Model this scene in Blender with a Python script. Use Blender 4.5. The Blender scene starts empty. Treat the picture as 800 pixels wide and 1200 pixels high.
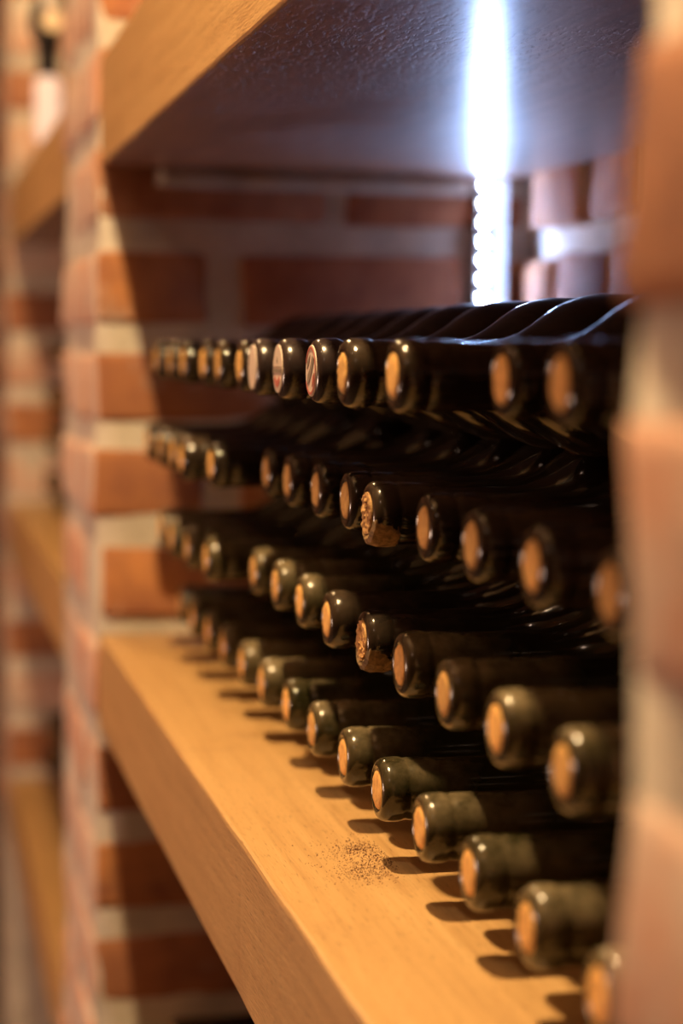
import bpy, bmesh, math, random
from mathutils import Vector, Matrix, noise

random.seed(7)
scene = bpy.context.scene
COL = scene.collection
EYE = 1.25            # height of the lens above the cellar floor; z below is relative to it

# ------------------------------------------------------------------ camera
yaw, pitch, roll = math.radians(12.6), math.radians(4.7), math.radians(.8)
fw = Vector((math.sin(yaw)*math.cos(pitch), math.cos(yaw)*math.cos(pitch), -math.sin(pitch)))
rt = Vector((math.cos(yaw), -math.sin(yaw), 0))
up = rt.cross(fw)
r2 = rt*math.cos(roll) + up*math.sin(roll)
u2 = -rt*math.sin(roll) + up*math.cos(roll)
cd = bpy.data.cameras.new('camera')
cam = bpy.data.objects.new('camera', cd)
COL.objects.link(cam)
M = Matrix((r2, u2, -fw)).transposed().to_4x4()
M.translation = Vector((0, 0, EYE))
cam.matrix_world = M
cd.sensor_fit = 'VERTICAL'
cd.sensor_height = 36
cd.sensor_width = 24
cd.lens = 2320/1200*36
cd.clip_start = .02
cd.dof.use_dof = True
cd.dof.focus_distance = .97
cd.dof.aperture_fstop = cd.lens/1000/.0165
scene.camera = cam

# ------------------------------------------------------------------ world, exposure, lights
w = bpy.data.worlds.new('world'); scene.world = w; w.use_nodes = True
w.node_tree.nodes['Background'].inputs[0].default_value = (.5, .4, .35, 1)
w.node_tree.nodes['Background'].inputs[1].default_value = .02
vs = scene.view_settings
vs.view_transform = 'Standard'; vs.look = 'None'; vs.gamma = 1; vs.exposure = .24
vs.use_curve_mapping = False
scene.cycles.max_bounces = 8

def lamp(name, loc, power, colr, rad):
    l = bpy.data.lights.new(name, 'POINT'); l.energy = power; l.color = colr; l.shadow_soft_size = rad
    o = bpy.data.objects.new(name, l); COL.objects.link(o); o.location = (loc[0], loc[1], loc[2]+EYE)
    return o
WARM = (1, .675, .32)
lamp('aisle_lamp', (.03, .88, .76), 57, WARM, .009)
lamp('aisle_lamp', (-.38, .88, .76), 1.5, (1, .68, .42), .009)
lamp('aisle_lamp', (-.52, -.10, 1.0), 1.6, (1, .68, .50), .012)
lamp('aisle_lamp', (-.04, 2.45, 1.05), 24, WARM, .012)
lamp('aisle_fill', (-1.3, 1.9, -.38), 30, (1, .68, .49), .10)  # added soft fill for the pier and shelf fronts, no real lamp

# ------------------------------------------------------------------ materials
def mat(name):
    m = bpy.data.materials.new(name); m.use_nodes = True
    nt = m.node_tree
    return m, nt, nt.nodes['Principled BSDF']
def N(nt, t, **k):
    n = nt.nodes.new(t)
    for a, b in k.items(): setattr(n, a, b)
    return n
def coords(nt, scale=(1, 1, 1), kind='Object', loc=(0, 0, 0)):
    tc = N(nt, 'ShaderNodeTexCoord'); mp = N(nt, 'ShaderNodeMapping')
    mp.inputs['Scale'].default_value = scale; mp.inputs['Location'].default_value = loc
    nt.links.new(tc.outputs[kind], mp.inputs[0]); return mp.outputs[0]
def noise_tex(nt, vec, scale, detail=4, rough=.55):
    n = N(nt, 'ShaderNodeTexNoise'); n.inputs['Scale'].default_value = scale
    n.inputs['Detail'].default_value = detail; n.inputs['Roughness'].default_value = rough
    if vec is not None: nt.links.new(vec, n.inputs['Vector'])
    return n.outputs['Fac']
def ramp(nt, fac, stops):
    r = N(nt, 'ShaderNodeValToRGB'); e = r.color_ramp.elements
    e[0].position, e[0].color = stops[0][0], (*stops[0][1], 1)
    e[1].position, e[1].color = stops[-1][0], (*stops[-1][1], 1)
    for p, c in stops[1:-1]:
        x = e.new(p); x.color = (*c, 1)
    nt.links.new(fac, r.inputs[0]); return r.outputs[0]
def mixc(nt, fac, a, b, mode='MIX'):
    m = N(nt, 'ShaderNodeMix', data_type='RGBA', blend_type=mode)
    for v, i in ((fac, 0), (a, 6), (b, 7)):
        if isinstance(v, (int, float)): m.inputs[i].default_value = v
        elif isinstance(v, tuple): m.inputs[i].default_value = (*v, 1)
        else: nt.links.new(v, m.inputs[i])
    return m.outputs[2]
def bump(nt, bs, h, strength, dist=.001):
    b = N(nt, 'ShaderNodeBump'); b.inputs['Strength'].default_value = strength; b.inputs['Distance'].default_value = dist
    nt.links.new(h, b.inputs['Height']); nt.links.new(b.outputs[0], bs.inputs['Normal'])
def simple(name, col, rough=.5, metal=0, coat=0):
    m, nt, b = mat(name)
    b.inputs['Base Color'].default_value = (*col, 1); b.inputs['Roughness'].default_value = rough
    b.inputs['Metallic'].default_value = metal; b.inputs['Coat Weight'].default_value = coat
    return m

def brick_mat(name, stops, worn, smear):
    m, nt, b = mat(name)
    v = coords(nt)
    oi = N(nt, 'ShaderNodeObjectInfo')
    base = ramp(nt, oi.outputs['Random'], stops)
    geo = N(nt, 'ShaderNodeNewGeometry')
    n1 = noise_tex(nt, geo.outputs['Position'], 28, 5, .6)
    c = mixc(nt, ramp(nt, n1, [(.35, (0, 0, 0)), (.7, (1, 1, 1))]), base, worn)
    # lime smears
    n2 = noise_tex(nt, geo.outputs['Position'], 13, 6, .65)
    c = mixc(nt, ramp(nt, n2, [(.66-smear*.3, (0, 0, 0)), (.86-smear*.4, (.75, .75, .75))]), c, (.60, .50, .44))
    nt.links.new(c, b.inputs['Base Color']); b.inputs['Roughness'].default_value = .85
    bump(nt, b, noise_tex(nt, v, 150, 6, .7), .7, .0015)
    return m
def mortar_mat():
    m, nt, b = mat('mortar')
    geo = N(nt, 'ShaderNodeNewGeometry')
    n = noise_tex(nt, geo.outputs['Position'], 22, 6, .6)
    c = ramp(nt, n, [(.3, (.44, .40, .36)), (.5, (.58, .53, .47)), (.7, (.70, .64, .57))])
    nt.links.new(c, b.inputs['Base Color']); b.inputs['Roughness'].default_value = .95
    bump(nt, b, noise_tex(nt, geo.outputs['Position'], 220, 5, .7), .8, .0015)
    return m
def wood_mat():
    m, nt, b = mat('oak')
    v = coords(nt, (34, 1.3, 34))
    g = noise_tex(nt, v, 5, 7, .62)
    v2 = coords(nt, (9, .9, 9), loc=(3, 1, 2))
    g2 = noise_tex(nt, v2, 3, 4, .6)
    c = ramp(nt, g, [(.25, (.42, .235, .095)), (.5, (.57, .345, .145)), (.75, (.64, .41, .185))])
    c = mixc(nt, ramp(nt, g2, [(.35, (0, 0, 0)), (.75, (.6, .6, .6))]), c, (.50, .30, .12))
    # fine dark pores stretched along the grain
    v3 = coords(nt, (260, 22, 260))
    pz = noise_tex(nt, v3, 4, 2, .5)
    pr = ramp(nt, pz, [(.28, (1, 1, 1)), (.40, (0, 0, 0))])
    c = mixc(nt, mixc(nt, .55, (0, 0, 0), pr), c, (.16, .075, .03))
    # old stains
    v4 = coords(nt, (1, 1, 1), loc=(5, 2, 1))
    st = ramp(nt, noise_tex(nt, v4, 9, 5, .7), [(.60, (0, 0, 0)), (.75, (.5, .5, .5))])
    c = mixc(nt, st, c, (.34, .17, .07))
    nt.links.new(c, b.inputs['Base Color'])
    b.inputs['Roughness'].default_value = .42
    h = N(nt, 'ShaderNodeMath', operation='ADD')
    nt.links.new(g, h.inputs[0])
    hh = N(nt, 'ShaderNodeMath', operation='MULTIPLY'); nt.links.new(pz, hh.inputs[0]); hh.inputs[1].default_value = .8
    nt.links.new(hh.outputs[0], h.inputs[1])
    bump(nt, b, h.outputs[0], .3, .0009)
    return m
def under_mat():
    # the planed underside of the shelf: varnished, with pits, its shade painted in as a darker colour
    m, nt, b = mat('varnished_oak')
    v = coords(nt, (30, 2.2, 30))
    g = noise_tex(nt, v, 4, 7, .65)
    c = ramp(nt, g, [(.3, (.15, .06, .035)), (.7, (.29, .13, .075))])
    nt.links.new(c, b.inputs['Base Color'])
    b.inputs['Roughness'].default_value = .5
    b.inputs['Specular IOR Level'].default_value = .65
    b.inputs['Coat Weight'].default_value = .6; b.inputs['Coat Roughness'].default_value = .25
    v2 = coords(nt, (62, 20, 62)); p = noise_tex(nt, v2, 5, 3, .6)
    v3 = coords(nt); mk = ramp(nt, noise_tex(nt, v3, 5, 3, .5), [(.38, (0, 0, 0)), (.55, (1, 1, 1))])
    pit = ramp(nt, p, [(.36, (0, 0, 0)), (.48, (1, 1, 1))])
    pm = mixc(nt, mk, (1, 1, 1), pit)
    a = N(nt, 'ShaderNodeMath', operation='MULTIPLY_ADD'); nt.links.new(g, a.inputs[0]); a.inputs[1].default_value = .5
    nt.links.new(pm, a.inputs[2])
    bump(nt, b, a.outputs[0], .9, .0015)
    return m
def glass_mat(name, glass, lit_dust, amount, rough=.12):
    m, nt, b = mat(name)
    v = coords(nt)
    geo = N(nt, 'ShaderNodeNewGeometry')
    oi = N(nt, 'ShaderNodeObjectInfo')
    n1 = noise_tex(nt, v, 70, 6, .65); n2 = noise_tex(nt, geo.outputs['Position'], 12, 3, .5)
    mm = N(nt, 'ShaderNodeMath', operation='MULTIPLY'); nt.links.new(n1, mm.inputs[0]); nt.links.new(n2, mm.inputs[1])
    f = ramp(nt, mm.outputs[0], [(.14, (0, 0, 0)), (.34, (amount,)*3)])
    sx = N(nt, 'ShaderNodeSeparateXYZ'); nt.links.new(v, sx.inputs[0])
    mr = N(nt, 'ShaderNodeMapRange'); nt.links.new(sx.outputs[0], mr.inputs[0])
    mr.inputs[1].default_value = .03; mr.inputs[2].default_value = .06; mr.inputs[3].default_value = 1; mr.inputs[4].default_value = .02  # dust fades along the neck, painting the shelf's shadow into the colour
    sn = N(nt, 'ShaderNodeSeparateXYZ'); nt.links.new(geo.outputs['Normal'], sn.inputs[0])
    mn = N(nt, 'ShaderNodeMapRange'); nt.links.new(sn.outputs[2], mn.inputs[0])
    mn.inputs[1].default_value = -.15; mn.inputs[2].default_value = .85; mn.inputs[3].default_value = .10; mn.inputs[4].default_value = 1.15  # settled dust on top, doubling as light from above painted in
    m2 = N(nt, 'ShaderNodeMath', operation='MULTIPLY'); nt.links.new(f, m2.inputs[0]); nt.links.new(mn.outputs[0], m2.inputs[1]); f = m2.outputs[0]
    mu = N(nt, 'ShaderNodeMath', operation='MULTIPLY'); nt.links.new(f, mu.inputs[0]); nt.links.new(mr.outputs[0], mu.inputs[1])
    f = mu.outputs[0]
    c = mixc(nt, f, glass, lit_dust)
    nt.links.new(c, b.inputs['Base Color'])
    rr = ramp(nt, f, [(0, (rough,)*3), (.8, (.3, .3, .3))])
    nt.links.new(rr, b.inputs['Roughness'])
    b.inputs['IOR'].default_value = 1.52
    bump(nt, b, n1, .12, .0006)
    return m
def cork_mat(name, a, c2, hole):
    m, nt, b = mat(name)
    v = coords(nt)
    oi = N(nt, 'ShaderNodeObjectInfo')
    n = noise_tex(nt, v, 260, 6, .7)
    c = ramp(nt, n, [(.3, hole), (.44, a), (.7, c2)])
    hs = N(nt, 'ShaderNodeHueSaturation'); nt.links.new(c, hs.inputs['Color'])
    mr = N(nt, 'ShaderNodeMapRange'); nt.links.new(oi.outputs['Random'], mr.inputs[0]); mr.inputs[3].default_value = .75; mr.inputs[4].default_value = 1.15
    nt.links.new(mr.outputs[0], hs.inputs['Value'])
    nt.links.new(hs.outputs[0], b.inputs['Base Color']); b.inputs['Roughness'].default_value = .75
    bump(nt, b, n, .6, .0008)
    return m
def emit(name, col, s):
    m, nt, b = mat(name)
    b.inputs['Base Color'].default_value = (.8, .8, .8, 1)
    b.inputs['Emission Color'].default_value = (*col, 1); b.inputs['Emission Strength'].default_value = s
    return m
MB = brick_mat('brick', [(0, (.34, .14, .07)), (.3, (.54, .235, .09)), (.55, (.40, .17, .10)), (.8, (.58, .28, .12)), (1, (.42, .22, .15))], (.28, .11, .065), .22)
MBF = brick_mat('limed_brick', [(0, (.62, .37, .28)), (.5, (.68, .38, .27)), (1, (.64, .43, .34))], (.54, .29, .20), .8); MM = mortar_mat(); MW = wood_mat(); MU = under_mat()
MG = glass_mat('olive_glass', (.016, .015, .005), (.27, .21, .125), .62)
MG2 = glass_mat('black_glass', (.012, .009, .007), (.14, .095, .06), .35, .1)
MK = cork_mat('cork', (.70, .38, .10), (.86, .53, .17), (.36, .17, .045))
MKR = cork_mat('crumbling_cork', (.48, .25, .085), (.72, .44, .18), (.10, .045, .016))
MCAP = glass_mat('dark_capsule', (.018, .012, .013), (.10, .07, .06), .3, .2)
MWH = simple('printed_white', (.62, .50, .42), .5)
MGR = simple('print_grey', (.22, .17, .13), .5); MRD = simple('print_red', (.45, .12, .09), .5)
MBK = simple('black_plastic', (.012, .012, .014), .35)
MCER = simple('white_ceramic', (.8, .74, .68), .4)
MLED = emit('led_light', (.40, .57, 1.0), 700)
MLEDS = emit('led_side_light', (.50, .62, 1.0), 150)
MTAPE = simple('strip_tape', (.30, .28, .24), .6)
MCATCH = simple('white_glow_catcher', (.5, .51, .53), .5)
for_bulbs = (.15, .12, .1, 1)
MBULB = emit('warm_bulb', (1, .62, .42), .88)
MGLB = emit('amber_bulb', (1, .50, .17), 1.0)
for m_ in (MBULB, MGLB): m_.node_tree.nodes['Principled BSDF'].inputs['Base Color'].default_value = for_bulbs
MCRU = cork_mat('wax_crust', (.16, .10, .04), (.42, .26, .11), (.05, .03, .015))
MCR = simple('crumb', (.13, .05, .025), .9)

# ------------------------------------------------------------------ helpers
def mesh_obj(name, me, parent=None, loc=None, rot=None):
    o = bpy.data.objects.new(name, me); COL.objects.link(o)
    if parent: o.parent = parent
    if loc is not None: o.location = loc
    if rot is not None: o.rotation_euler = rot
    return o
def to_mesh(bm, name, mats, smooth=False):
    bmesh.ops.recalc_face_normals(bm, faces=bm.faces)
    me = bpy.data.meshes.new(name); bm.to_mesh(me); bm.free()
    for m in (mats if isinstance(mats, (list, tuple)) else [mats]): me.materials.append(m)
    if smooth:
        for p in me.polygons: p.use_smooth = True
    return me
def tag(o, label=None, cat=None, group=None, kind=None):
    for k, v in (('label', label), ('category', cat), ('group', group), ('kind', kind)):
        if v: o[k] = v
    return o
def empty(name, loc):
    o = bpy.data.objects.new(name, None); COL.objects.link(o); o.location = loc; o.empty_display_size = .02; return o
def lathe_x(prof, seg=40, bm=None, cap0=False, cap1=True):
    """surface of revolution about the x axis; prof = [(x, r)]"""
    bm = bm or bmesh.new(); rings = []
    for x, r in prof:
        rings.append([bm.verts.new((x, r*math.cos(2*math.pi*k/seg), r*math.sin(2*math.pi*k/seg))) for k in range(seg)])
    for a, b in zip(rings, rings[1:]):
        for k in range(seg):
            bm.faces.new((a[k], a[(k+1) % seg], b[(k+1) % seg], b[k]))
    if cap0: bm.faces.new(rings[0])
    if cap1: bm.faces.new(rings[-1])
    return bm
def box(bm, x0, x1, y0, y1, z0, z1):
    r = bmesh.ops.create_cube(bm, size=1)
    for v in r['verts']:
        v.co = Vector(((x0+x1)/2+v.co.x*(x1-x0), (y0+y1)/2+v.co.y*(y1-y0), (z0+z1)/2+v.co.z*(z1-z0)))
    return r['verts']

# ------------------------------------------------------------------ bricks
def brick_mesh(L, D, H, seed, bm_mat):
    """worn brick, L along x, D along y, H along z, centred"""
    bm = bmesh.new()
    bmesh.ops.create_cube(bm, size=1)
    bmesh.ops.subdivide_edges(bm, edges=bm.edges, cuts=2, use_grid_fill=True)
    rb = .005
    for v in bm.verts:
        p = v.co
        s = [1 if c > 0 else -1 for c in p]
        q = []
        for c, d in zip(p, (L, D, H)):
            q.append((.5 if c > 0 else -.5)*d if abs(c) > .4 else (1 if c > 0 else -1)*(d/2-rb*1.5))
        ext = [abs(c) > .4 for c in p]; n = sum(ext)
        if n > 1:
            k = rb*(.35 if n == 2 else .45)
            q = [c-(1 if c > 0 else -1)*k if e else c for c, e in zip(q, ext)]
        q = Vector(q)
        q += Vector((noise.noise(q*30+Vector((seed*7, 0, i*5.))) for i in range(3)))*.0045
        v.co = q
    bmesh.ops.recalc_face_normals(bm, faces=bm.faces)
    for f in bm.faces:      # the aisle face of a brick is limed, the face inside the bay is bare
        if (bm_mat is MB and f.normal.x < -.7) or (bm_mat is MBF and abs(f.normal.x) > .7): f.material_index = 1
    return to_mesh(bm, 'brick', [bm_mat, MBF if bm_mat is MB else MB], True)
BH = .062
COURSE = .086
Z0 = .008-.086*9       # centre line of a mortar bed
_cache = {}
def brick(parent, L, D, cx, cy, cz, rotz=0, m=None):
    m = m or MB
    key = (round(L, 3), round(D, 3), random.randrange(5), m.name)
    if key not in _cache: _cache[key] = brick_mesh(L, D, BH, key[2]+L*10, m)
    o = mesh_obj('brick', _cache[key], parent, (cx, cy, cz), (random.uniform(-.012, .012), random.uniform(-.012, .012), rotz+random.uniform(-.015, .015)))
    return o
def mortar_block(name, x0, x1, y0, y1, z0, z1, step=.03):
    bm = bmesh.new()
    nx, ny, nz = (max(1, int((b-a)/step)) for a, b in ((x0, x1), (y0, y1), (z0, z1)))
    vs = {}
    def V(i, j, k):
        if (i, j, k) not in vs:
            p = Vector((x0+(x1-x0)*i/nx, y0+(y1-y0)*j/ny, z0+(z1-z0)*k/nz))
            q = p + Vector((noise.noise(p*22), noise.noise(p*22+Vector((9, 0, 0))), 0))*.004
            vs[i, j, k] = bm.verts.new(q)
        return vs[i, j, k]
    for i in range(nx):
        for k in range(nz):
            for j in (0, ny): bm.faces.new((V(i, j, k), V(i+1, j, k), V(i+1, j, k+1), V(i, j, k+1)))
    for j in range(ny):
        for k in range(nz):
            for i in (0, nx): bm.faces.new((V(i, j, k), V(i, j+1, k), V(i, j+1, k+1), V(i, j, k+1)))
    for i in range(nx):
        for j in range(ny):
            for k in (0, nz): bm.faces.new((V(i, j, k), V(i+1, j, k), V(i+1, j+1, k), V(i, j+1, k)))
    o = mesh_obj(name, to_mesh(bm, name, MM, True)); tag(o, kind='structure'); return o
XF, XB = .165, .545     # front plane of the piers, plane of the back wall
ZLO, ZHI = -EYE, 1.15
NC = 17                 # courses built brick by brick: from Z0 up
def pier(name, ya, yb, near=True, far=True, dz=0, bare=(), side_m=None):
    """brick dividing wall between two bays: front toward the aisle (-x), faces toward -y and +y"""
    o = mortar_block(name, XF+.0025, XB+.02, ya+.0025, yb-.0025, ZLO+EYE, ZHI+EYE)
    D = .10; T = yb-ya
    for c in range(NC):
        z = EYE+Z0+dz+COURSE*(c+.5)+random.uniform(-.0015, .0015)
        if c % 2 == 0:      # stretcher along x on both side faces at the corner
            for side, on in ((ya, near), (yb, far)):
                if not on: continue
                sgn = 1 if side == ya else -1
                x = XF+random.uniform(-.002, .003)
                for L in (.205, .165):
                    brick(o, L, D, x+L/2, side+sgn*(D/2)+random.uniform(-.003, .001)*sgn, z, 0, side_m); x += L+.014
            L = T-2*D-.026
            brick(o, L, D, XF+D/2, (ya+yb)/2, z, 0, MB if c in bare else MBF).rotation_euler[2] += math.pi/2
        else:               # header on the side faces at the corner, stretchers on the front
            y = ya
            La = (T-.014)/2
            for q in range(2):
                b = brick(o, La, D, XF+D/2+random.uniform(-.003, .002), y+La/2, z, math.pi/2, MB if c in bare else MBF); y += La+.014
            for side, on in ((ya, near), (yb, far)):
                if not on: continue
                sgn = 1 if side == ya else -1
                x = XF+D+.026
                for L in (.20, .06):
                    brick(o, L, D*.8, x+L/2, side+sgn*(D*.4)+random.uniform(-.003, .001)*sgn, z, 0, side_m); x += L+.014
    return o
YP1, YP2 = .435, 1.715        # near bay lies between these
YP3, YP4 = 2.06, 3.15
pier('wall_near', YP1-.345, YP1, dz=-.010, bare=(9,))
WM = pier('wall_middle', YP2, YP3)
mb = mortar_block('mortar_joint', XF+.05, XB, YP2-.004, YP2+.02, EYE+.137, EYE+.1535, .012)
del mb['kind']; mb.parent = WM
pier('wall_far', YP4, YP4+.345, far=False, side_m=MBF)

# back wall behind the bays
bw = mortar_block('wall_back', XB+.012, XB+.10, -.3, 4.6, 0, ZHI+EYE, .05)
def back_bricks(ya, yb, c0, c1, Ls):
    for c in range(c0, c1):
        z = EYE+Z0+COURSE*(c+.5)
        y = ya + (.0 if c % 2 else -.05)
        while y < yb:
            L = random.choice(Ls)
            L2 = min(L, yb-y)
            if L2 > .04:
                L2 = round(L2/.02)*.02
                brick(bw, L2, .06, XB+.03+random.uniform(-.006, .003), y+L2/2, z, math.pi/2)
            y += L+.016
back_bricks(YP1, YP2-.005, 5, 13, (.10, .10, .12))
back_bricks(YP3, YP4-.005, 5, 11, (.20, .10))

# room: floor, ceiling, opposite wall, end walls
def plaster(name, scale, a, b_):
    m, nt, b = mat(name); geo = N(nt, 'ShaderNodeNewGeometry')
    c = ramp(nt, noise_tex(nt, geo.outputs['Position'], scale, 5), [(.3, a), (.7, b_)])
    nt.links.new(c, b.inputs['Base Color']); b.inputs['Roughness'].default_value = .9
    bump(nt, b, noise_tex(nt, geo.outputs['Position'], 60, 5), .5, .004); return m
def brickwall_mat():
    m, nt, b = mat('aisle_brickwork'); tc = N(nt, 'ShaderNodeTexCoord')
    sp = N(nt, 'ShaderNodeSeparateXYZ'); nt.links.new(tc.outputs['Object'], sp.inputs[0])
    ad = N(nt, 'ShaderNodeMath', operation='ADD'); nt.links.new(sp.outputs[0], ad.inputs[0]); nt.links.new(sp.outputs[1], ad.inputs[1])
    cb = N(nt, 'ShaderNodeCombineXYZ'); nt.links.new(ad.outputs[0], cb.inputs[0]); nt.links.new(sp.outputs[2], cb.inputs[1])
    t = N(nt, 'ShaderNodeTexBrick'); nt.links.new(cb.outputs[0], t.inputs['Vector'])
    t.inputs['Scale'].default_value = 1; t.inputs['Brick Width'].default_value = .23; t.inputs['Row Height'].default_value = .086; t.inputs['Mortar Size'].default_value = .008
    t.inputs['Color1'].default_value = (.26, .10, .055, 1); t.inputs['Color2'].default_value = (.20, .075, .04, 1); t.inputs['Mortar'].default_value = (.26, .21, .17, 1)
    nt.links.new(t.outputs[0], b.inputs['Base Color']); b.inputs['Roughness'].default_value = .9
    bump(nt, b, t.outputs['Fac'], -.6, .01); return m
MBW = brickwall_mat()
def slab(name, x0, x1, y0, y1, z0, z1, m):
    bm = bmesh.new(); box(bm, x0, x1, y0, y1, z0, z1)
    o = mesh_obj(name, to_mesh(bm, name, m)); tag(o, kind='structure'); return o
slab('floor', -1.6, .66, -2.6, 4.8, -.1, 0, plaster('stone_floor', 3, (.12, .085, .065), (.18, .13, .10)))
slab('ceiling', -1.6, .66, -2.6, 4.8, 2.4, 2.5, plaster('cellar_plaster', 3, (.26, .19, .14), (.34, .25, .18)))
slab('wall_opposite', -1.6, -1.5, -2.5, 4.7, 0, 2.4, MBW)
slab('wall_end', -1.6, .66, 4.6, 4.8, 0, 2.4, MBW)
slab('wall_rear', -1.6, .66, -2.6, -2.5, 0, 2.4, MBW)
slab('wall_side', XB+.10, .66, -2.5, 4.6, 0, 2.4, MBW)

# ------------------------------------------------------------------ shelves
XS = .168
def shelf(ya, yb, zt, th, label):
    bm = bmesh.new()
    nx, ny, nz = 4, 60, 3
    x0, x1, y0, y1, z0, z1 = XS, XB-.004, ya+.003, yb-.003, zt-th, zt
    box(bm, x0, x1, y0, y1, z0, z1)
    L = [e for e in bm.edges if abs(e.verts[0].co.y-e.verts[1].co.y) > .5]
    bmesh.ops.subdivide_edges(bm, edges=L, cuts=70, use_grid_fill=True)
    front = [e for e in bm.edges if all(abs(v.co.x-x0) < 1e-5 for v in e.verts) and abs(e.verts[0].co.z-e.verts[1].co.z) < 1e-5 and abs(e.verts[0].co.y-e.verts[1].co.y) > 1e-4]
    bmesh.ops.bevel(bm, geom=front, offset=.0022, segments=2, affect='EDGES', profile=.6)
    for v in bm.verts:
        if v.co.x < x0+.004:
            top = abs(v.co.z-z1) < .004
            n = noise.noise(Vector((v.co.y*14, v.co.z*9, zt*5)))
            v.co.x += .0007*n + (.0012*max(0, noise.noise(Vector((v.co.y*70, zt, 3))))**2)
    bmesh.ops.recalc_face_normals(bm, faces=bm.faces)
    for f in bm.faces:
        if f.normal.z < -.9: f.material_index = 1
    cx, cy = (x0+x1)/2, (y0+y1)/2
    for v in bm.verts: v.co -= Vector((cx, cy, z1))
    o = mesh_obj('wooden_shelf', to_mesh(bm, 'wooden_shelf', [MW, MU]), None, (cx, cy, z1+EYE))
    return tag(o, label, 'shelf', 'oak shelves of the brick wine rack')
ZS = -.25; ZT = .245; TH = .081
shelf(YP1, YP2, ZS, TH, 'thick honey-coloured oak shelf carrying the main stack of bottles')
shelf(YP1, YP2, ZT, ZT-.154, 'thick oak shelf overhead with dark varnished underside lit blue')
shelf(YP1, YP2, -.69, TH, 'lowest oak shelf under the main stack, mostly hidden in shade')
shelf(YP1, YP2, .74, TH, 'uppermost oak shelf of the near bay')
shelf(YP3, YP4, ZS, TH, 'blurred bright oak shelf beyond the middle pillar, at mid height')
shelf(YP3, YP4, ZT, ZT-.154, 'blurred oak shelf end below the glowing tube lamp')
shelf(YP3, YP4, -.69, TH, 'blurred oak shelf at the bottom left of the far bay')
shelf(YP3, YP4, .74, TH, 'uppermost oak shelf of the far bay, holding the hanging lamp')

# ------------------------------------------------------------------ bottles
PROF = [(.0022, .0093), (.0006, .0100), (0, .0113), (.0004, .0132), (.0018, .0147), (.0042, .0155), (.0095, .0157), (.0114, .0155), (.0124, .0150), (.0138, .0149), (.0148, .0152), (.0270, .0152), (.0284, .0147),
        (.045, .0147), (.066, .0152), (.075, .0163), (.083, .0190), (.090, .0232), (.097, .0285), (.104, .0330), (.112, .0364), (.121, .0381), (.13, .0382),
        (.20, .0382), (.284, .0382), (.292, .0376), (.297, .0350), (.2995, .0310), (.297, .025), (.285, .012), (.280, .003)]
def bottle_mesh(variant):
    rnd = random.Random(variant)
    bm = bmesh.new()
    pr = []
    for x, r in PROF:
        if variant == 2 and .014 < x < .07: r += .0004
        if variant == 1 and .004 <= x <= .0126: r += .0004
        pr.append((x, r))
    lathe_x(pr, 44, bm)
    # slight hand-made wobble of the lip and neck
    for v in bm.verts:
        if v.co.x < .06:
            n = noise.noise(Vector((v.co.x*70+variant*9, v.co.y*90, v.co.z*90)))
            k = 1+.018*n
            v.co.y *= k; v.co.z *= k
    return to_mesh(bm, 'glass_body', MG, True)
def cork_mesh(variant):
    bm = lathe_x([(.0022, .0098), (.0006, .0094), (.0, .0086), (-.0002, .006), (-.0001, .003), (0, .0006)], 28)
    for v in bm.verts: v.co.x += .0004*noise.noise(v.co*400+Vector((variant*5, 0, 0)))
    return to_mesh(bm, 'cork', MK, True)
def rough_cork_mesh(seed):
    bm = bmesh.new(); seg = 40; rings = []
    for ri, r in enumerate([.0105, .0100, .0088, .0074, .006, .0045, .003, .0015]):
        ring = []
        for k in range(seg):
            a = 2*math.pi*k/seg
            p = Vector((0, r*math.cos(a), r*math.sin(a)))
            n = noise.noise(p*600+Vector((seed, 0, 0))) + .7*noise.noise(p*1500+Vector((seed, 3, 0)))
            x = .003 if ri == 0 else -.0005+.0012*n
            ring.append(bm.verts.new((x, p.y, p.z)))
        rings.append(ring)
    for a, b in zip(rings, rings[1:]):
        for k in range(seg): bm.faces.new((a[k], a[(k+1) % seg], b[(k+1) % seg], b[k]))
    bm.faces.new(rings[-1])
    return to_mesh(bm, 'cork', MKR, False)
def crust_mesh(seed, a0, a1):
    """crumbled wax and cork clinging to part of the lip"""
    bm = bmesh.new(); secs = []
    na = 44
    for i in range(na+1):
        t = i/na; a = math.radians(a0+(a1-a0)*t); env = math.sin(math.pi*t)**.5
        ring = []
        path = [(.0035, .0094), (.0000, .0104), (-.0010, .0125), (.0002, .0148), (.004, .0160), (.010, .0161), (.0135, .0156), (.015, .0140)]
        for x, r in path:
            n = noise.noise(Vector((x*300, a*4, seed))) + .7*noise.noise(Vector((x*800, a*12, seed+4)))
            rr = .0125+(r-.0125)*(.75+.25*env) + .0006*n*env; xx = .004+(x-.004)*(.6+.4*env)+.0006*n*env
            ring.append(bm.verts.new((xx, rr*math.cos(a), rr*math.sin(a))))
        secs.append(ring)
    for a, b in zip(secs, secs[1:]):
        for k in range(len(a)-1): bm.faces.new((a[k], a[k+1], b[k+1], b[k]))
    bm.faces.new(secs[0]); bm.faces.new(secs[-1][::-1])
    return to_mesh(bm, 'wax_crust', MCRU, False)
def capsule_mesh():
    return to_mesh(lathe_x([(-.0008, .0005), (-.0009, .0100), (-.0007, .0128), (.0002, .0146), (.0022, .0158), (.0050, .0162), (.0108, .0163), (.0128, .0158), (.0140, .0152), (.0152, .0151), (.0165, .0155), (.0185, .0155), (.020, .0151), (.045, .0152), (.0462, .0143)], 44, cap1=False), 'capsule', MCAP, True)
def disc_mesh(name, r, x0, x1, m, seg=32):
    return to_mesh(lathe_x([(x1, r), (x0, r-.0003), (x0-.0001, .0005)], seg), name, m)
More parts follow.
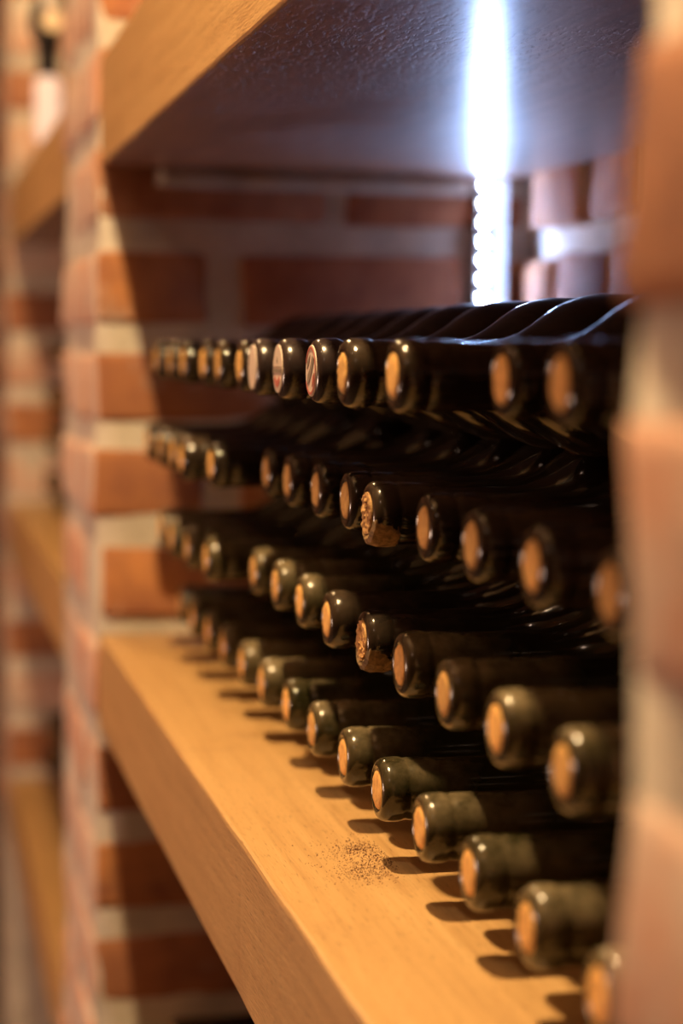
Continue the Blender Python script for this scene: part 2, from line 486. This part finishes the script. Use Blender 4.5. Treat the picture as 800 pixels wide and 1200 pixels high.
def band_mesh(name, pts, x, m):
    bm = bmesh.new()
    a = [bm.verts.new((x, y, z)) for y, z in pts]; b = [bm.verts.new((x-.00015, y, z)) for y, z in pts]
    bm.faces.new(b)
    for k in range(len(pts)): bm.faces.new((a[k], a[(k+1) % len(pts)], b[(k+1) % len(pts)], b[k]))
    return to_mesh(bm, name, m)
def ring_arc(r0, r1, a0, a1, n=14):
    o = [(r1*math.cos(math.radians(a0+(a1-a0)*k/n)), r1*math.sin(math.radians(a0+(a1-a0)*k/n))) for k in range(n+1)]
    i = [(r0*math.cos(math.radians(a0+(a1-a0)*k/n)), r0*math.sin(math.radians(a0+(a1-a0)*k/n))) for k in range(n+1)]
    return o+i[::-1]

BODY = [bottle_mesh(i) for i in range(4)]
BODYD = []
for me in BODY:
    d = me.copy(); d.materials.clear(); d.materials.append(MG2); BODYD.append(d)
CORK = [cork_mesh(i) for i in range(4)]
CAPS = capsule_mesh(); DISC = disc_mesh('capsule_disc', .0128, -.0012, -.0006, MWH)
# prototypes are built once; every further bottle copies the root and each part
def make_bottle(dark, v):
    r = empty('wine_bottle', (0, 0, 0))
    mesh_obj('glass_body', (BODYD if dark else BODY)[v], r)
    mesh_obj('cork', CORK[v], r)
    return r
protos = {}
used = set()
def place(x, y, z, dark, v, label, group):
    key = (dark, v)
    if key not in protos:
        r = protos[key] = make_bottle(dark, v)
    else:
        p = protos[key]; r = p.copy(); COL.objects.link(r)
        for ch in p.children:
            c = ch.copy(); COL.objects.link(c); c.parent = r
            c.rotation_euler = (random.uniform(0, 6.28), 0, 0)
    r.location = (x, y, z+EYE)
    tag(r, label, 'bottle', group)
    return r
ORD = ['first', 'second', 'third', 'fourth', 'fifth', 'sixth', 'seventh', 'eighth', 'ninth', 'tenth', 'eleventh', 'twelfth', 'thirteenth', 'fourteenth']
S, R, Y0, ZR = .0775, .067, .605, -.2117
ROWN = ['bottom row', 'second row up', 'third row up', 'top row']
rows = [range(0, 14), [i+.5 for i in range(13)], range(0, 14), [i+.5 for i in range(13)]]
TIPS = {3: {.5: .219, 1.5: .222, 2.5: .199, 3.5: .195, 4.5: .198, 5.5: .196, 6.5: .196, 7.5: .2, 8.5: .199, 9.5: .201, 10.5: .198, 11.5: .199, 12.5: .198},
        2: {4: .217, 9: .201, 10: .192, 11: .196, 12: .197, 13: .197}, 1: {9.5: .204, 10.5: .202, 11.5: .201, 12.5: .203}, 0: {}}
main = {}
for k in range(4):
    for n, i in enumerate(rows[k]):
        tip = TIPS[k].get(i, .2235+random.uniform(-.001, .001))
        z = ZR+.067*k
        dark = (k >= 2) or (k == 1 and i in (5.5, 4.5) )
        what = 'dusty olive wine bottle, pale cork' if not dark else 'black glass wine bottle, orange cork'
        if k == 3 and i in (4.5, 5.5, 6.5): what = 'black bottle, ' + {4.5: 'printed swirl capsule', 5.5: 'banded print capsule', 6.5: 'plain white capsule'}[i]
        if (k, i) in ((2, 4), (1, 4.5)): what = 'black bottle, crumbling waxed cork'
        label = f'{what}, {ROWN[k]} of main stack, {ORD[n]} from right pillar'
        b = place(tip, Y0+i*S, z, dark, random.randrange(4), label, 'wine bottles of the main stack')
        main[k, i] = b
def child(b, name): return [c for c in b.children if c.name.split('.')[0] == name][0]
# printed capsules on three bottles of the top row
for i in (4.5, 5.5, 6.5):
    b = main[3, i]
    bpy.data.objects.remove(child(b, 'cork'))
    mesh_obj('capsule', CAPS, b)
    d = mesh_obj('capsule_disc', DISC, b)
    if i == 5.5:
        mesh_obj('print_band', band_mesh('print_band', [(-.0118, -.0022), (.0118, -.0022), (.0118, -.0002), (-.0118, -.0002)], -.0014, MGR), d)
        mesh_obj('print_band', band_mesh('print_band', [(-.0118, .0006), (.0118, .0006), (.0118, .0012), (-.0118, .0012)], -.0014, MGR), d)
        mesh_obj('print_mark', band_mesh('print_mark', ring_arc(.0062, .0098, 215, 325), -.0014, MRD), d)
        mesh_obj('print_mark', band_mesh('print_mark', [(-.002, .0035), (.002, .0035), (0, .0065)], -.0014, MGR), d)
    if i == 4.5:
        mesh_obj('print_ring', band_mesh('print_ring', ring_arc(.0106, .0118, 20, 330, 30), -.0014, MRD), d)
        mesh_obj('print_swirl', band_mesh('print_swirl', [(-.008, .006), (-.004, .0075), (.001, .001), (.006, -.002), (.008, -.007), (.003, -.006), (-.003, -.001)], -.0014, MGR), d)
        mesh_obj('print_swirl', band_mesh('print_swirl', [(.001, .008), (.0075, .004), (.0085, .0005), (.004, .003)], -.0014, MGR), d)
        mesh_obj('print_mark', band_mesh('print_mark', [(-.0085, -.001), (-.005, -.003), (-.004, -.008), (-.008, -.005)], -.0014, MRD), d)
# two crumbling necks
for (k, i), (a0, a1), sd in (((2, 4), (185, 330), 3.0), ((1, 4.5), (185, 350), 8.0)):
    b = main[k, i]
    bpy.data.objects.remove(child(b, 'cork'))
    mesh_obj('cork', rough_cork_mesh(sd), b)
    mesh_obj('wax_crust', crust_mesh(sd, a0, a1), b)['label'] = 'crumbled tan wax crust on the lip'

# bottles on the lowest shelf and in the far bay, shadowy and out of focus
def stack(base, zs, y_first, nrow, cols, where, group):
    for k in range(nrow):
        for n in range(cols-(k % 2)):
            y = y_first - n*S - (S/2 if k % 2 else 0)
            place(.2235+random.uniform(-.004, .002), y, zs+.0383+.067*k, True, random.randrange(4),
                  f'dark bottle {where}, {["lowest", "second", "third", "fourth"][k]} layer, {ORD[n]} from that shelf\'s far end', group)
stack(0, -.69, YP2-.044, 2, 6, 'under the main shelf', 'bottles on the lowest shelf of the near bay')
stack(0, ZS, YP4-.044, 4, 5, 'in far bay, middle shelf', 'bottles on the middle shelf of the far bay')
stack(0, -.69, YP4-.044, 2, 5, 'in far bay, bottom shelf', 'bottles on the bottom shelf of the far bay')

# ------------------------------------------------------------------ LED strip in the corner
led = empty('led_strip', (.508, YP2-.006, EYE))
tag(led, 'upright blue-white LED light strip in the corner behind the top bottles', 'light strip')
bm = bmesh.new(); box(bm, -.006, .006, -.0012, .004, -.06, .152)
mesh_obj('backing_tape', to_mesh(bm, 'backing_tape', MTAPE), led)
bm = bmesh.new()
P = [(.008, .004), (.008, -.001), (.019, -.009), (.020, -.0075), (.010, .001), (.010, .004)]
a = [bm.verts.new((x, y, -.06)) for x, y in P]; b_ = [bm.verts.new((x, y, .152)) for x, y in P]
bm.faces.new(a[::-1]); bm.faces.new(b_)
for k in range(6): bm.faces.new((a[k], a[(k+1) % 6], b_[(k+1) % 6], b_[k]))
mesh_obj('glow_catcher', to_mesh(bm, 'glow_catcher', MCATCH), led)  # added strip that catches the LED glow, in place of lens bloom
bm = bmesh.new(); box(bm, -.0025, .0025, -.0034, -.0010, -.0025, .0025); LM = to_mesh(bm, 'led', [MTAPE, MLED, MLEDS])
for pl in LM.polygons:
    pl.material_index = 1 if pl.normal.y < -.9 else (2 if abs(pl.normal.x) > .9 else 0)
for k in range(12):
    mesh_obj('led', LM, led, (0, 0, .147-k*.0166))

# ------------------------------------------------------------------ hanging lamps in the far bay
def lathe_z(prof, seg, m, name, cap=True):
    bm = lathe_x([(-z, r) for z, r in prof], seg, cap0=cap, cap1=cap)
    for v in bm.verts: v.co = Vector((v.co.y, v.co.z, -v.co.x))
    return to_mesh(bm, name, m, True)
LY = 2.62
def onY(px, py, Y):
    d = fw + r2*((px-400)/2320) + u2*((600-py)/2320); return d*(Y/d.y)
t0 = onY(56, 90, LY); t1 = onY(56, 170, LY)
h = t0.z-t1.z
L = empty('tube_pendant_lamp', (t0.x, LY, t0.z+EYE))
tag(L, 'glowing tubular filament bulb on black socket hanging at upper left', 'lamp')
mesh_obj('bulb', lathe_z([(0, .010), (-.002, .014), (-.006, .0165), (-h*.5, .0168), (-h+.010, .0160), (-h+.003, .012), (-h, .005)], 24, MBULB, 'bulb'), L)
mesh_obj('socket', lathe_z([(.001, .012), (.004, .0135), (.03, .0130), (.040, .0165), (.066, .0170), (.074, .012), (.078, .004)], 24, MBK, 'socket'), L)
mesh_obj('cord', lathe_z([(.078, .0022), (.655-t0.z, .0022)], 10, MBK, 'cord'), L)
bm = bmesh.new(); pts = [onY(x, y, LY+.02) for x, y in ((62, 62), (55, 54), (47, 44), (43, 30), (44, 14), (50, 2), (56, -14))]
prev = None
for i, p in enumerate(pts):
    ring = [bm.verts.new((p.x-t0.x+.010*math.cos(a*.7854), p.y-LY+.010*math.sin(a*.7854)*.8, p.z-t0.z)) for a in range(8)]
    if prev:
        for a in range(8): bm.faces.new((prev[a], prev[(a+1) % 8], ring[(a+1) % 8], ring[a]))
    else: bm.faces.new(ring)
    prev = ring
bm.faces.new(prev)
mesh_obj('curved_arm', to_mesh(bm, 'curved_arm', MBK, True), L)
g = onY(61, 24, LY-.09)
G = empty('globe_pendant_lamp', (g.x, LY-.09, g.z+EYE))
tag(G, 'small round amber bulb with white cap above the tube lamp', 'lamp')
mesh_obj('bulb', lathe_z([(.0126*math.cos(a*math.pi/12), max(.0003, .0126*math.sin(a*math.pi/12))) for a in range(13)], 24, MGLB, 'bulb'), G)
mesh_obj('cap', lathe_z([(.010, .008), (.016, .011), (.034, .013), (.05, .006)], 20, MCER, 'cap'), G)
mesh_obj('cord', lathe_z([(.05, .0018), (.655-g.z, .0018)], 10, MBK, 'cord'), G)
# ------------------------------------------------------------------ crumbs on the shelf
def onZ(px, py, z):
    d = fw + r2*((px-400)/2320) + u2*((600-py)/2320); return d*(z/d.z)
bm = bmesh.new(); rc = random.Random(3)
for q in range(1800):
    cl = rc.choice([(418, 994, 13, 5), (448, 1008, 20, 8), (428, 1022, 18, 7), (435, 1005, 34, 13)])
    p = onZ(rc.gauss(cl[0], cl[2]), rc.gauss(cl[1], cl[3]), ZS)
    if p.x < XS+.01 or p.x > .235: continue
    s = rc.uniform(.00012, .00038)*(1.8 if rc.random() < .06 else 1)
    r = bmesh.ops.create_cone(bm, segments=4, radius1=s, radius2=s*.3, depth=s, cap_ends=True)
    for v in r['verts']: v.co = Vector((p.x, p.y, ZS+EYE+s*.5)) + Matrix.Rotation(q, 3, 'Z') @ v.co
cr = mesh_obj('cork_crumbs', to_mesh(bm, 'cork_crumbs', MCR))
tag(cr, 'scatter of dark cork crumbs on the oak shelf beside the bottle necks', 'crumbs', kind='stuff')
